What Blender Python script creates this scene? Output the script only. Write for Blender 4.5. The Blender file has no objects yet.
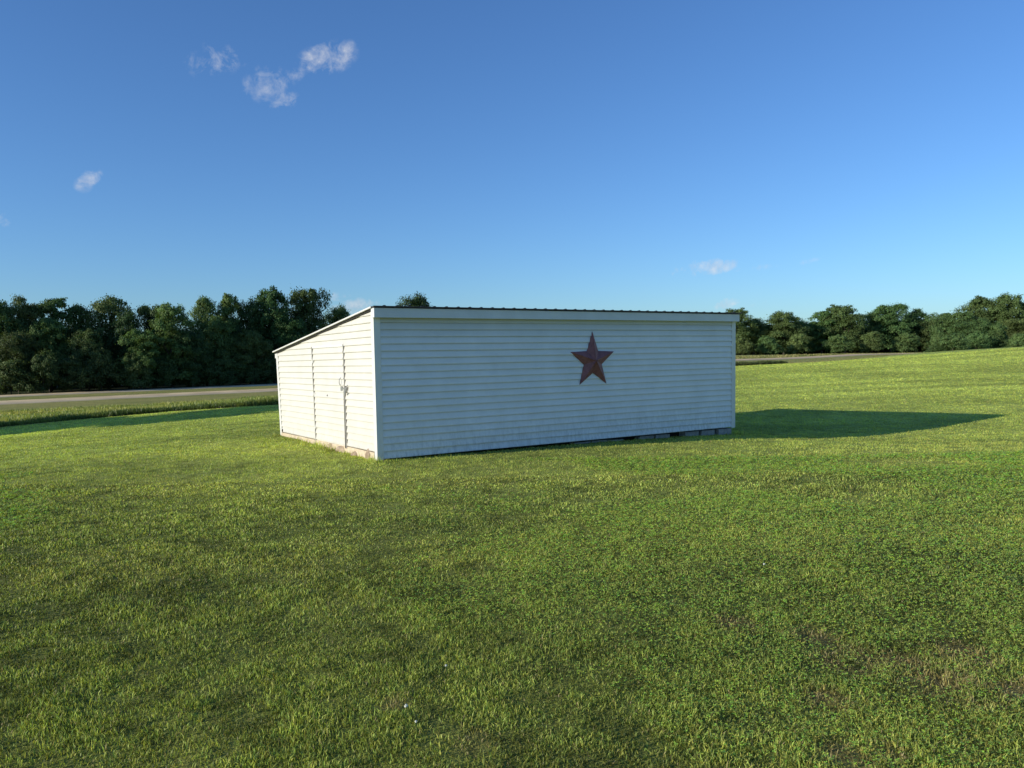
import bpy, bmesh, math, random
import numpy as np
from mathutils import Vector, Matrix

RNG = np.random.default_rng(11)
random.seed(5)
scene = bpy.context.scene
COL = scene.collection
R = math.radians

# ------------------------------------------------------------------ helpers
def tag(o, label=None, cat=None, group=None, kind=None):
    if label: o['label'] = label
    if cat: o['category'] = cat
    if group: o['group'] = group
    if kind: o['kind'] = kind
    return o

def empty(name, loc, rz=0.0):
    o = bpy.data.objects.new(name, None); COL.objects.link(o)
    o.location = loc; o.rotation_euler = (0, 0, rz); o.empty_display_size = 0.3
    return o

def link(name, me, mat=None, parent=None):
    o = bpy.data.objects.new(name, me); COL.objects.link(o)
    if mat is not None and not me.materials: me.materials.append(mat)
    if parent is not None: o.parent = parent
    return o

def mesh_np(name, V, loops, starts, smooth=False, cols=None):
    """fast mesh from numpy arrays"""
    me = bpy.data.meshes.new(name)
    V = np.asarray(V, np.float32)
    me.vertices.add(len(V)); me.vertices.foreach_set('co', V.ravel())
    loops = np.asarray(loops, np.int32)
    me.loops.add(len(loops)); me.loops.foreach_set('vertex_index', loops)
    starts = np.asarray(starts, np.int32)
    me.polygons.add(len(starts)); me.polygons.foreach_set('loop_start', starts)
    me.polygons.foreach_set('use_smooth', np.full(len(starts), smooth))
    if cols is not None:
        a = me.color_attributes.new('Col', 'FLOAT_COLOR', 'POINT')
        c = np.ones((len(V), 4), np.float32); c[:, :3] = cols
        a.data.foreach_set('color', c.ravel())
    me.update(calc_edges=True)
    return me

def quads_np(name, V, F, smooth=False, cols=None):
    F = np.asarray(F, np.int32)
    return mesh_np(name, V, F.ravel(), np.arange(len(F)) * F.shape[1], smooth, cols)

class MB:
    """collects polygons of one part"""
    def __init__(s): s.v = []; s.f = []; s.dirty = set()  # dirty: faces that take the painted lap shadow
    def add(s, vs, fs):
        b = len(s.v); s.v += [tuple(p) for p in vs]; s.f += [tuple(b + i for i in f) for f in fs]
    def box(s, x0, x1, y0, y1, z0, z1, nx=1):
        xs = [x0 + (x1 - x0) * i / nx for i in range(nx + 1)]
        vs = []
        for x in xs: vs += [(x, y0, z0), (x, y1, z0), (x, y1, z1), (x, y0, z1)]
        fs = [(0, 1, 2, 3), (nx*4+3, nx*4+2, nx*4+1, nx*4)]
        for i in range(nx):
            a, b = i*4, i*4+4
            for k in range(4):
                k2 = (k+1) % 4
                fs.append((a+k, b+k, b+k2, a+k2))
        s.add(vs, fs)
    def hexa(s, c):   # eight corners, bottom four then top four
        s.add(c, [(3,2,1,0),(4,5,6,7),(0,1,5,4),(1,2,6,5),(2,3,7,6),(3,0,4,7)])
    def tube(s, pts, rads, n=8, cap=True):
        pts = [Vector(p) for p in pts]; rings = []; b = len(s.v)
        for i, p in enumerate(pts):
            t = (pts[min(i+1, len(pts)-1)] - pts[max(i-1, 0)]).normalized()
            a = t.orthogonal().normalized() if i == 0 else (a - t * a.dot(t)).normalized()
            c = t.cross(a)
            for k in range(n):
                w = 2*math.pi*k/n
                s.v.append(tuple(p + (a*math.cos(w) + c*math.sin(w)) * rads[i]))
        for i in range(len(pts)-1):
            for k in range(n):
                k2 = (k+1) % n
                s.f.append((b+i*n+k, b+i*n+k2, b+(i+1)*n+k2, b+(i+1)*n+k))
        if cap:
            s.f.append(tuple(b+k for k in reversed(range(n))))
            s.f.append(tuple(b+(len(pts)-1)*n+k for k in range(n)))
    def build(s, name, mat, parent=None, xf=None, smooth=False, bevel=0.0, lap=None):
        me = bpy.data.meshes.new(name)
        vs = [xf(*p) for p in s.v] if xf else s.v
        me.from_pydata([tuple(p) for p in vs], [], s.f)
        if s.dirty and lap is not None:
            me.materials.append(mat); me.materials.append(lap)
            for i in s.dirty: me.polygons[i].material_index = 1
        bm = bmesh.new(); bm.from_mesh(me)
        bmesh.ops.dissolve_degenerate(bm, dist=1e-5, edges=bm.edges)
        bmesh.ops.recalc_face_normals(bm, faces=bm.faces)
        if bevel: bmesh.ops.bevel(bm, geom=bm.edges, offset=bevel, segments=2, affect='EDGES', profile=0.6)
        bm.to_mesh(me); bm.free()
        if smooth:
            for p in me.polygons: p.use_smooth = True
        return link(name, me, mat, parent)

# value noise
_T = RNG.random((256, 256))
def vnoise(x, y):
    x = np.asarray(x, float); y = np.asarray(y, float)
    xi = np.floor(x).astype(int); yi = np.floor(y).astype(int)
    fx = x - xi; fy = y - yi
    fx = fx*fx*(3-2*fx); fy = fy*fy*(3-2*fy)
    a = _T[xi % 256, yi % 256]; b = _T[(xi+1) % 256, yi % 256]
    c = _T[xi % 256, (yi+1) % 256]; d = _T[(xi+1) % 256, (yi+1) % 256]
    return (a*(1-fx)+b*fx)*(1-fy) + (c*(1-fx)+d*fx)*fy
def fbm(x, y, o=4):
    s = 0; a = 0.5; t = 0
    for i in range(o):
        s = s + a*vnoise(x*2**i + 17.3*i, y*2**i - 9.1*i); t += a; a *= 0.5
    return s/t

# ------------------------------------------------------------------ camera
EYE = 1.65
F_PX = 800.0
CAM_M = Matrix.Rotation(R(90 - 2.11), 4, 'X') @ Matrix.Rotation(R(-1.22), 4, 'Z')
cam = bpy.data.cameras.new('camera'); camo = bpy.data.objects.new('camera', cam); COL.objects.link(camo)
camo.matrix_world = Matrix.Translation((0, 0, EYE)) @ CAM_M
cam.sensor_width = 36.0; cam.lens = 36.0*F_PX/1024.0
cam.clip_start = 0.05; cam.clip_end = 8000
scene.camera = camo
M3 = CAM_M.to_3x3()
def ray(px, py): return (M3 @ Vector(((px-512)/F_PX, -(py-384)/F_PX, -1))).normalized()
def at(px, py, Y):
    d = ray(px, py); return Vector((0, 0, EYE)) + d*(Y/d.y)

# ------------------------------------------------------------------ terrain
CP = np.array([
 (0,0,1.65),(0,-10,1.62),(-15,-5,1.72),(15,-5,1.65),(0,7,1.66),(-6,7,1.69),(6,7,1.68),
 (-2.2,12.8,1.69),(4.9,17.5,1.86),(-5.2,17.4,1.665),(2,22.1,1.82),(8,18,2.02),(13.1,21.8,1.9),(10,12,1.80),
 (1.3,15.2,1.74),(-3.7,15.2,1.67),
 (-10,15,1.80),(-16.6,26,2.24),(-8.7,29.9,1.83),(-18.6,29,2.24),(-14,32,2.02),(-9.5,32.5,1.85),(-31,19,2.8),
 (0,40,1.65),(16.7,60,1.22),(29,65,.9),(36.6,70,.57),(48,75,.41),(70,85,.3),(25,35,1.55),(40,40,1.15),(30,20,1.75),
 (-22,45,2.8),(-30,60,3.3),(-10,60,2.6),(10,80,2.0),
 (-46.4,72.5,3.5),(-26.2,89.7,3.5),(-56.7,88.6,3.5),(-32,110,3.5),(0,112,3.0),(41,147,1.95),(81,182,1.75),(30,95,2.2),(42,112,2.5),(62,122,2.3),(58,92,1.5),(85,140,2.3),(48,85,1.1),
 (85,115,1.6),(105,150,2.2),(-100,60,3.6),(-100,20,3.5),(-120,150,3.6),(0,200,3.0),(100,300,2.2),(200,300,2.2),(130,140,1.6),
 (-200,400,3.5),(-800,0,3.5),(800,0,2.5),(0,1200,3),(900,1200,3),(-900,1200,3),(0,-800,2.5),(60,0,1.6),(-60,-40,2.6)], float)
def _w(x, y): return np.arcsinh(np.asarray(x)/15.0), np.arcsinh(np.asarray(y)/15.0)
def _k(r2): return 0.5*r2*np.log(r2 + 1e-12)
_px, _py = _w(CP[:,0], CP[:,1]); _n = len(CP)
_A = np.zeros((_n+3, _n+3))
_A[:_n,:_n] = _k((_px[:,None]-_px)**2 + (_py[:,None]-_py)**2) + 0.002*np.eye(_n)
_A[:_n,_n] = 1; _A[:_n,_n+1] = _px; _A[:_n,_n+2] = _py; _A[_n:,:_n] = _A[:_n,_n:].T
_C = np.linalg.solve(_A, np.concatenate([EYE - CP[:,2], [0,0,0]]))
def ground(x, y):
    x = np.asarray(x, float); y = np.asarray(y, float)
    sh = x.shape; x = x.ravel(); y = y.ravel(); out = np.empty(len(x))
    for i in range(0, len(x), 100000):
        a, b = _w(x[i:i+100000], y[i:i+100000])
        k = _k((a[:,None]-_px)**2 + (b[:,None]-_py)**2)
        out[i:i+100000] = k @ _C[:_n] + _C[_n] + _C[_n+1]*a + _C[_n+2]*b
    d = np.hypot(x, y); fade = np.clip(1 - d/45, 0, 1)
    sh_ = np.clip((np.hypot(x-.2, (y-17.5)) - 5.5)/4, .15, 1)
    out += fade*sh_*((fbm(x*0.15+3, y*0.15, 2)-0.5)*0.26 + (fbm(x*0.42, y*0.42, 3)-0.5)*0.09 + np.clip(1-d/22, 0, 1)*(fbm(x*3.1+5, y*3.1, 2)-0.5)*0.030)
    return out.reshape(sh)
def gz(x, y): return float(ground(np.array([x]), np.array([y]))[0])
def on_ground(px, py):
    d = ray(px, py); t = 3.0; o = Vector((0, 0, EYE))
    for i in range(400):
        p = o + d*t
        e = p.z - gz(p.x, p.y)
        if e < 0.002: break
        t += max(e*0.8, 0.02)
    return o + d*t

EDGE = np.array([(-300,-20),(-80,6),(-40,20),(-18.6,29),(-14,32),(-9.5,32.6),(0,41),(16.7,60),(29,65),(36.6,70),(48,75),(80,88),(140,110),(400,180)], float)
def edge_y(x): return np.interp(x, EDGE[:,0], EDGE[:,1]) + (fbm(np.asarray(x)*0.35, np.asarray(x)*0+3.3, 2)-0.5)*0.8
BARE = []
for (px, py, r) in [(850,660,.16),(825,700,.10),(945,683,.22),(985,690,.18),(1012,697,.2),(848,757,.10),(880,752,.09),(905,664,.13),(735,625,.12),(960,655,.16),(815,640,.14),(395,705,.06),(475,742,.07)]:
    p = on_ground(px, py); BARE.append((p.x, p.y, r))
def bare(x, y):
    m = np.zeros_like(x)
    for (bx, by, r) in BARE:
        d = np.hypot((x-bx), (y-by)*0.75)/r
        m = np.maximum(m, np.clip(1.5-d, 0, 1))
    return m*np.clip(fbm(x*9, y*9, 3)*2.2-0.35, 0, 1)

def lawn_color(x, y):
    """base colour of the turf: broad patches, mower streaks, clover and dry spots"""
    n1 = fbm(x*0.33+2, y*0.33, 4)[...,None]; n2 = fbm(x*1.7, y*1.7+8, 3)[...,None]
    sx = x*math.cos(.14)+y*math.sin(.14); sy = -x*math.sin(.14)+y*math.cos(.14)
    st = fbm(sx*0.05, sy*0.75, 3)[...,None]
    g = np.array([.405,.485,.104]); dk = np.array([.265,.325,.078]); ye = np.array([.570,.590,.140])
    t = np.clip((n1*.6+fbm(x*2.9+4, y*2.9, 3)[...,None]*.4-0.36)*3.4, 0, 1)
    c = dk*(1-t) + g*t
    u = np.clip((st*0.6+n2*0.5-0.48)*2.4, 0, 1)
    c = c*(1-0.5*u) + ye*0.5*u
    c = c*(.86+.14*np.clip((np.hypot(x, y)-4)/8, 0, 1))[...,None]  # near turf darkened in colour for the shade between its blades
    d = np.clip((np.hypot(x, y)-9)/28, 0, 1)[...,None]
    far = np.array([.480,.560,.112])*np.clip(1.0+.85*(st-.5)+.5*(n1-.5), .5, 1.4)
    c = c*(1-0.75*d) + far*0.75*d  # far turf lightened in colour as under the low sun
    b = bare(x, y)[...,None]
    return c*(1-b*0.55) + np.array([.36,.24,.12])*b*0.55

# ------------------------------------------------------------------ materials
def new_mat(name):
    m = bpy.data.materials.new(name); m.use_nodes = True
    nt = m.node_tree
    return m, nt, nt.nodes, nt.links, nt.nodes['Principled BSDF']
def noise(nt, scale, detail=4, rough=0.55, vec=None):
    n = nt.nodes.new('ShaderNodeTexNoise'); n.inputs['Scale'].default_value = scale
    n.inputs['Detail'].default_value = detail; n.inputs['Roughness'].default_value = rough
    if vec is not None: nt.links.new(vec, n.inputs['Vector'])
    return n
def ramp(nt, fac, stops):
    r = nt.nodes.new('ShaderNodeValToRGB'); e = r.color_ramp.elements
    while len(e) < len(stops): e.new(0.5)
    for k, (p, c) in enumerate(stops):
        e[k].position = p; e[k].color = c if len(c) == 4 else (*c, 1)
    nt.links.new(fac, r.inputs[0]); return r
def mixc(nt, fac, a, b, mode='MIX'):
    m = nt.nodes.new('ShaderNodeMix'); m.data_type = 'RGBA'; m.blend_type = mode
    for sock, v in ((m.inputs[0], fac), (m.inputs[6], a), (m.inputs[7], b)):
        if hasattr(v, 'is_linked'): nt.links.new(v, sock)
        elif isinstance(v, (tuple, list)): sock.default_value = (*v, 1) if len(v) == 3 else v
        else: sock.default_value = v
    return m.outputs[2]
def math_n(nt, op, a, b=None, c=None, clamp=False):
    m = nt.nodes.new('ShaderNodeMath'); m.operation = op; m.use_clamp = clamp
    for k, v in enumerate((a, b, c)):
        if v is None: continue
        if hasattr(v, 'is_linked'): nt.links.new(v, m.inputs[k])
        else: m.inputs[k].default_value = v
    return m.outputs[0]
def bump(nt, bsdf, h, strength, dist=0.01):
    b = nt.nodes.new('ShaderNodeBump'); b.inputs['Strength'].default_value = strength; b.inputs['Distance'].default_value = dist
    nt.links.new(h, b.inputs['Height']); nt.links.new(b.outputs[0], bsdf.inputs['Normal'])
def texco(nt, which='Object'):
    return nt.nodes.new('ShaderNodeTexCoord').outputs[which]

def leafy(name, attr='Col', trans=0.35, bright=1.0, vary=0.0, rough=0.55, spec=0.25):
    m, nt, N, L, b = new_mat(name)
    a = N.new('ShaderNodeAttribute'); a.attribute_name = attr
    c = a.outputs['Color']
    if vary:
        oi = N.new('ShaderNodeObjectInfo')
        h = N.new('ShaderNodeHueSaturation')
        L.new(c, h.inputs['Color'])
        L.new(math_n(nt, 'MULTIPLY_ADD', oi.outputs['Random'], 0.06*vary, 0.5-0.03*vary), h.inputs['Hue'])
        r2 = math_n(nt, 'FRACT', math_n(nt, 'MULTIPLY', oi.outputs['Random'], 37.7))
        L.new(math_n(nt, 'MULTIPLY_ADD', r2, 0.9*vary, bright-0.45*vary), h.inputs['Value'])
        c = h.outputs[0]
    elif bright != 1.0:
        c = mixc(nt, 1.0, c, (bright,)*3, 'MULTIPLY')
    L.new(c, b.inputs['Base Color']); b.inputs['Roughness'].default_value = rough
    b.inputs['Specular IOR Level'].default_value = spec
    t = N.new('ShaderNodeBsdfTranslucent')
    L.new(mixc(nt, 1.0, c, (1.25, 1.25, .5), 'MULTIPLY'), t.inputs['Color'])
    mx = N.new('ShaderNodeMixShader'); mx.inputs[0].default_value = trans
    L.new(b.outputs[0], mx.inputs[1]); L.new(t.outputs[0], mx.inputs[2])
    L.new(mx.outputs[0], N['Material Output'].inputs['Surface'])
    return m

M = {}
# turf soil / far turf
m, nt, N, L, b = new_mat('turf'); a = N.new('ShaderNodeAttribute'); a.attribute_name = 'Col'
co = texco(nt, 'Object')
n1 = noise(nt, 9, 6, .7, co); n2 = noise(nt, 1.1, 4, .6, co); n3 = noise(nt, 55, 3, .6, co)
k = ramp(nt, n1.outputs['Fac'], [(.3, (.55,.55,.55)), (.7, (1.35,1.35,1.3))]).outputs[0]
k2 = ramp(nt, n2.outputs['Fac'], [(.3, (.82,.86,.8)), (.7, (1.15,1.12,1.15))]).outputs[0]
L.new(mixc(nt, 1, mixc(nt, 1, a.outputs['Color'], k, 'MULTIPLY'), k2, 'MULTIPLY'), b.inputs['Base Color'])
b.inputs['Roughness'].default_value = .95; b.inputs['Specular IOR Level'].default_value = .1
bump(nt, b, mixc(nt, .5, n1.outputs['Fac'], n3.outputs['Fac']), .9, .05); M['turf'] = m
M['blade'] = leafy('grass_blade', trans=.38, rough=.45, spec=.25)
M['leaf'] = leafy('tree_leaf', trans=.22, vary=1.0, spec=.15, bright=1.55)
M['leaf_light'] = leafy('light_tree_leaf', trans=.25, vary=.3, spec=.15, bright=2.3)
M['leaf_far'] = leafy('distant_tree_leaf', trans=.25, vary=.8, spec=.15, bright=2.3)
M['shrub_leaf'] = leafy('shrub_leaf', trans=.25, vary=.6, spec=.15, bright=1.35)

m, nt, N, L, b = new_mat('bark'); co = texco(nt)
n1 = noise(nt, 6, 6, .65, co)
L.new(ramp(nt, n1.outputs['Fac'], [(.3, (.035,.028,.022)), (.7, (.12,.10,.08))]).outputs[0], b.inputs['Base Color'])
b.inputs['Roughness'].default_value = .95; bump(nt, b, n1.outputs['Fac'], .8, .05); M['bark'] = m

def asphalt(name, c0, c1, scale):
    m, nt, N, L, b = new_mat(name); co = texco(nt)
    n1 = noise(nt, scale, 5, .6, co); n2 = noise(nt, .35, 4, .6, co)
    c = ramp(nt, n1.outputs['Fac'], [(.3, c0), (.7, c1)]).outputs[0]
    c = mixc(nt, 1, c, ramp(nt, n2.outputs['Fac'], [(.35, (.8,.8,.8)), (.65, (1.12,1.12,1.1))]).outputs[0], 'MULTIPLY')
    L.new(c, b.inputs['Base Color']); b.inputs['Roughness'].default_value = 1; b.inputs['Specular IOR Level'].default_value = .05
    bump(nt, b, n1.outputs['Fac'], .3, .01); return m
M['asphalt'] = asphalt('worn_asphalt', (.56,.43,.25), (.72,.57,.35), 14)
M['gravel'] = asphalt('pale_gravel', (.56,.44,.26), (.74,.59,.37), 9)
m, nt, N, L, b = new_mat('road_paint'); n1 = noise(nt, 7, 4, .6, texco(nt))
L.new(ramp(nt, n1.outputs['Fac'], [(.35, (.28,.26,.22)), (.6, (.62,.60,.55))]).outputs[0], b.inputs['Base Color']); b.inputs['Roughness'].default_value = .8; M['paint'] = m

def vinyl(name, base, dirt_low=0.0, dirt_top=0.0, rough=.42, htop=2.4):
    m, nt, N, L, b = new_mat(name); co = texco(nt)
    sp = N.new('ShaderNodeSeparateXYZ'); L.new(co, sp.inputs[0])
    mp = N.new('ShaderNodeMapping'); L.new(co, mp.inputs[0]); mp.inputs['Scale'].default_value = (1, 1, .25)
    n1 = noise(nt, 2.2, 6, .65, co); n2 = noise(nt, 17, 5, .7, mp.outputs[0]); n3 = noise(nt, 60, 2, .5, co)
    c = mixc(nt, 1, base, ramp(nt, n1.outputs['Fac'], [(.3, (.90,.90,.885)), (.7, (1.02,1.02,1.02))]).outputs[0], 'MULTIPLY')
    if dirt_low:
        z = math_n(nt, 'SUBTRACT', 1.0, math_n(nt, 'DIVIDE', sp.outputs[2], .75), clamp=True)
        z = math_n(nt, 'POWER', z, 1.5)
        s = math_n(nt, 'MULTIPLY', z, ramp(nt, n2.outputs['Fac'], [(.42, (0,0,0)), (.68, (1,1,1))]).outputs[0], clamp=True)
        c = mixc(nt, math_n(nt, 'MULTIPLY', s, dirt_low), c, (.20,.20,.17))
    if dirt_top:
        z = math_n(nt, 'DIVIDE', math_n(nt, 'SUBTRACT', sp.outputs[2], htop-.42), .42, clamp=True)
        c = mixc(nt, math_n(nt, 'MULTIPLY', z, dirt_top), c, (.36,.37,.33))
    spk = ramp(nt, n3.outputs['Fac'], [(.70, (0,0,0)), (.76, (1,1,1))]).outputs[0]
    c = mixc(nt, math_n(nt, 'MULTIPLY', spk, .08), c, (.3,.29,.26))
    L.new(c, b.inputs['Base Color']); b.inputs['Roughness'].default_value = rough
    b.inputs['Specular IOR Level'].default_value = .35
    bump(nt, b, n1.outputs['Fac'], .12, .02); return m
M['vinyl'] = vinyl('white_vinyl', (.66,.635,.57), .25, 0)
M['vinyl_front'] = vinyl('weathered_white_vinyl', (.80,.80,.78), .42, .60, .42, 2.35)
M['trim'] = vinyl('white_trim', (.74,.73,.69), .3, 0)
M['fascia'] = vinyl('white_fascia_metal', (.66,.68,.69), 0, 0, .35)

def plain(name, c0, c1, scale=8, rough=.7, metal=0.0, bmp=.2):
    m, nt, N, L, b = new_mat(name); n1 = noise(nt, scale, 6, .65, texco(nt))
    L.new(ramp(nt, n1.outputs['Fac'], [(.32, c0), (.68, c1)]).outputs[0], b.inputs['Base Color'])
    b.inputs['Roughness'].default_value = rough; b.inputs['Metallic'].default_value = metal
    bump(nt, b, n1.outputs['Fac'], bmp, .02); return m
M['roof'] = plain('dark_brown_roof_metal', (.030,.024,.022), (.060,.045,.038), 5, .45)
M['lap'] = plain('lap_shadow_edge', (.050,.060,.085), (.115,.130,.170), 6, .9)  # lap shadow lines painted onto the underside lips of the front siding
M['seam'] = plain('weathered_grey_trim', (.30,.28,.25), (.46,.44,.40), 12, .8)
M['dark'] = plain('dark_gap_board', (.010,.009,.008), (.03,.027,.024), 12, .9)
M['galv'] = plain('galvanised_steel', (.32,.31,.29), (.52,.51,.48), 30, .45, .7)
M['rust'] = plain('rusty_red_metal', (.190,.066,.068), (.310,.125,.118), 9, .55, .15)
M['rust_dark'] = plain('dark_rusty_edge', (.085,.034,.034), (.14,.055,.05), 12, .6, .15)
M['sand'] = plain('tan_concrete', (.46,.37,.25), (.66,.56,.41), 9, .95, 0, .8)
M['block'] = plain('grey_concrete_block', (.22,.21,.20), (.38,.37,.35), 14, .95, 0, .8)
M['rock'] = plain('tan_fieldstone', (.26,.18,.11), (.52,.41,.29), 7, .95, 0, 1.0)
M['petal'] = plain('clover_petal', (.42,.44,.34), (.66,.66,.56), 90, .8)
M['stem'] = plain('green_stem', (.06,.12,.02), (.09,.16,.03), 20, .7)

# ------------------------------------------------------------------ ground sheet
def axis(near, step, far, ratio, lo, hi):
    a = list(np.arange(0, near, step)); s = step; x = a[-1]
    while x < far: s *= ratio; x += s; a.append(x)
    a = np.array(a); return a
pos = axis(12, .10, 4500, 1.035, 0, 0)
xs = np.concatenate([-pos[:0:-1], pos])
ypos = axis(26, .10, 4500, 1.035, 0, 0); yneg = axis(2, .4, 3000, 1.25, 0, 0)
ys = np.concatenate([-yneg[:0:-1], ypos])
GX, GY = np.meshgrid(xs, ys); GZ = ground(GX, GY)
nx, ny = len(xs), len(ys)
idx = np.arange(nx*ny).reshape(ny, nx)
Fq = np.stack([idx[:-1,:-1], idx[:-1,1:], idx[1:,1:], idx[1:,:-1]], -1).reshape(-1, 4)
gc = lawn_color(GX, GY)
ins = np.clip((edge_y(GX)-GY)/0.5+.5, 0, 1)[...,None]
nv = fbm(GX*.22, GY*.22, 3)[...,None]
ver = np.array([.24,.26,.065])*(1-nv) + np.array([.42,.36,.12])*nv
rt = np.clip((GX-10)/25, 0, 1)[...,None]
ver = ver*(1-.6*rt) + np.array([.34,.35,.10])*.6*rt
dist = np.hypot(GX, GY)[...,None]
gc = gc*ins + ver*(1-ins)
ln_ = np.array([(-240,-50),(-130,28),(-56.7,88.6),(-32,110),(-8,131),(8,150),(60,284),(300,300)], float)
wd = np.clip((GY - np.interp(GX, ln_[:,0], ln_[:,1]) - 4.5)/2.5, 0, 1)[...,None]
gc = gc*(1-wd) + np.array([.045,.055,.022])*wd       # darker ground below the trees
shaded_thatch = np.clip(1 - (dist-6)/14, 0, 1)       # below the near blades: thatch in their shade
gc = gc*(1-.7*shaded_thatch) + gc*np.array([.50,.42,.42])*.7*shaded_thatch
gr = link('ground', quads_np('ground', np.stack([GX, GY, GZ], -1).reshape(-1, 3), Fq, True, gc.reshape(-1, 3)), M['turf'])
tag(gr, kind='structure')

# ------------------------------------------------------------------ roads
def strip(name, pts, half, lift, mat, off=0.0):
    pts = np.array(pts, float); seg = np.r_[0, np.cumsum(np.hypot(*np.diff(pts, axis=0).T))]
    s = np.arange(0, seg[-1], 3.0); cx = np.interp(s, seg, pts[:,0]); cy = np.interp(s, seg, pts[:,1])
    for _ in range(3):
        cx[1:-1] = (cx[:-2]+2*cx[1:-1]+cx[2:])/4; cy[1:-1] = (cy[:-2]+2*cy[1:-1]+cy[2:])/4
    tx, ty = np.gradient(cx), np.gradient(cy); ln = np.hypot(tx, ty); nxn, nyn = -ty/ln, tx/ln
    V = []
    zc = ground(cx, cy)
    for t in (-1, -.93, 0, .93, 1):
        X = cx+nxn*(off+half*t); Y = cy+nyn*(off+half*t)
        V.append(np.stack([X, Y, ground(X, Y)*.35+zc*.65+lift+.15*t*half/3.4-(.55 if abs(t) == 1 else 0)], -1))
    V = np.stack(V, 1); n = len(s); ii = np.arange(n*5).reshape(n, 5)
    Fs = np.stack([ii[:-1,:-1], ii[:-1,1:], ii[1:,1:], ii[1:,:-1]], -1).reshape(-1, 4)
    Fs = Fs[:, ::-1]
    return tag(link(name, quads_np(name, V.reshape(-1, 3), Fs, True), mat), kind='structure')
RC = [(-230,-70),(-120,15),(-46.4,72.5),(-26.2,89.7),(5,116),(41,147),(81,182),(135,226),(260,310)]
strip('road', RC, 2.9, .07, M['asphalt'])
strip('gravel_lane', [(-240,-50),(-130,28),(-56.7,88.6),(-32,110),(-8,131),(8,150)], 2.1, .06, M['gravel'])

# ------------------------------------------------------------------ shed
HF, HB = 2.46, 1.855
NLb, FRb, BLb = at(378.4, 459.3, 13.0), at(733.4, 426.6, 17.6), at(282.2, 436.8, 17.45)
BRb = FRb + BLb - NLb; BRb.z = (FRb.z+BLb.z)/2
NLt, FRt, BLt = at(374.0, 308.2, 13.0), at(733.9, 314.6, 17.6), at(277.4, 351.8, 17.45)
LEN = (FRb-NLb).length; WID = (BLb-NLb).length
BRt = BRb + Vector((0, 0, HB))
D = {(0,0): (NLt-NLb)/HF, (1,0): (FRt-FRb)/HF, (0,1): (BLt-BLb)/HB, (1,1): Vector((0,0,1))}
Bq = {(0,0): NLb, (1,0): FRb, (0,1): BLb, (1,1): BRb}
def bil(q, u, v): return q[0,0]*((1-u)*(1-v)) + q[1,0]*(u*(1-v)) + q[0,1]*((1-u)*v) + q[1,1]*(u*v)
def S(x, y, z):
    u, v = x/LEN, y/WID
    return bil(Bq, u, v) + bil(D, u, v)*z - NLb
shed = empty('storage_shed', NLb)
tag(shed, 'white vinyl sided lean-to shed with single slope metal roof on the lawn', 'shed')
def ztop(v): return HF + (HB-HF)*v/WID
CRS = 0.1175
def siding(mb, side, s0, s1, z0, top, out0=0.0, seg=.22, ph=0.0, full=None):
    """lapped courses between s0 and s1, each slightly wavy as old vinyl is"""
    n = max(2, int(abs(s1-s0)/seg)); ss = [s0+(s1-s0)*i/n for i in range(n+1)]
    zmax = max(top(s) for s in ss); k0 = int(math.floor(z0/CRS+1e-6)); k1 = int(math.ceil(zmax/CRS))
    for k in range(k0, k1):
        rows = []
        for s in ss:
            t = top(s)
            wv = .0035*(float(vnoise(s*1.3+ph, k*3.7+ph))-.5)*2; dz = .004*(float(vnoise(s*.6+ph+40, k*1.9))-.5)
            row = []
            for (zz, o) in ((k*CRS+dz, .001), (k*CRS+dz, .0230), (k*CRS+.014, .0250), ((k+.55)*CRS, .0125), ((k+1)*CRS+.004, .001)):
                zc = max(z0, min(zz, t)); oo = out0+o+(wv if o > .002 else 0)
                if side == 'front': row.append((s, -oo, zc))
                elif side == 'left': row.append((-oo, s, zc))
                elif side == 'right': row.append((LEN+oo, s, zc))
                else: row.append((s, WID+oo, zc))
            rows.append(row)
        b = len(mb.v); m_ = 5
        for r in rows: mb.v += r
        for i in range(n):
            for j in range(m_-1):
                a = [b+i*m_+j, b+(i+1)*m_+j, b+(i+1)*m_+j+1, b+i*m_+j+1]
                P = [mb.v[q] for q in a]
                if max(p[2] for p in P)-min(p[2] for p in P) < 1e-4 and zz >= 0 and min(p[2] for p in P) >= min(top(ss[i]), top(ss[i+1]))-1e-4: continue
                if j == 0: mb.dirty.add(len(mb.f))  # underside lip takes the painted lap shadow
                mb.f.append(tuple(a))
def smooth_none(*a): pass
# front wall
mb = MB(); siding(mb, 'front', .07, LEN-.06, 0, lambda s: HF-.02, seg=.16)
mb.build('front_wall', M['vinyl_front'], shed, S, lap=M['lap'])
DV0, DV1, DTOP = 1.36, 2.97, 1.885
mb = MB()
siding(mb, 'left', .07, DV0-.03, CRS, ztop, ph=3); siding(mb, 'left', DV1+.03, WID-.06, CRS, ztop, ph=7)
siding(mb, 'left', DV0-.03, DV1+.03, DTOP+.02, ztop, ph=5)
mb.build('side_wall', M['vinyl'], shed, S)
mb = MB(); siding(mb, 'right', .06, WID-.06, 0, ztop, ph=9); mb.build('side_wall', M['vinyl'], shed, S)
mb = MB(); siding(mb, 'back', .06, LEN-.06, 0, lambda s: HB-.02, ph=13, seg=.6); mb.build('back_wall', M['vinyl'], shed, S)
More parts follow.
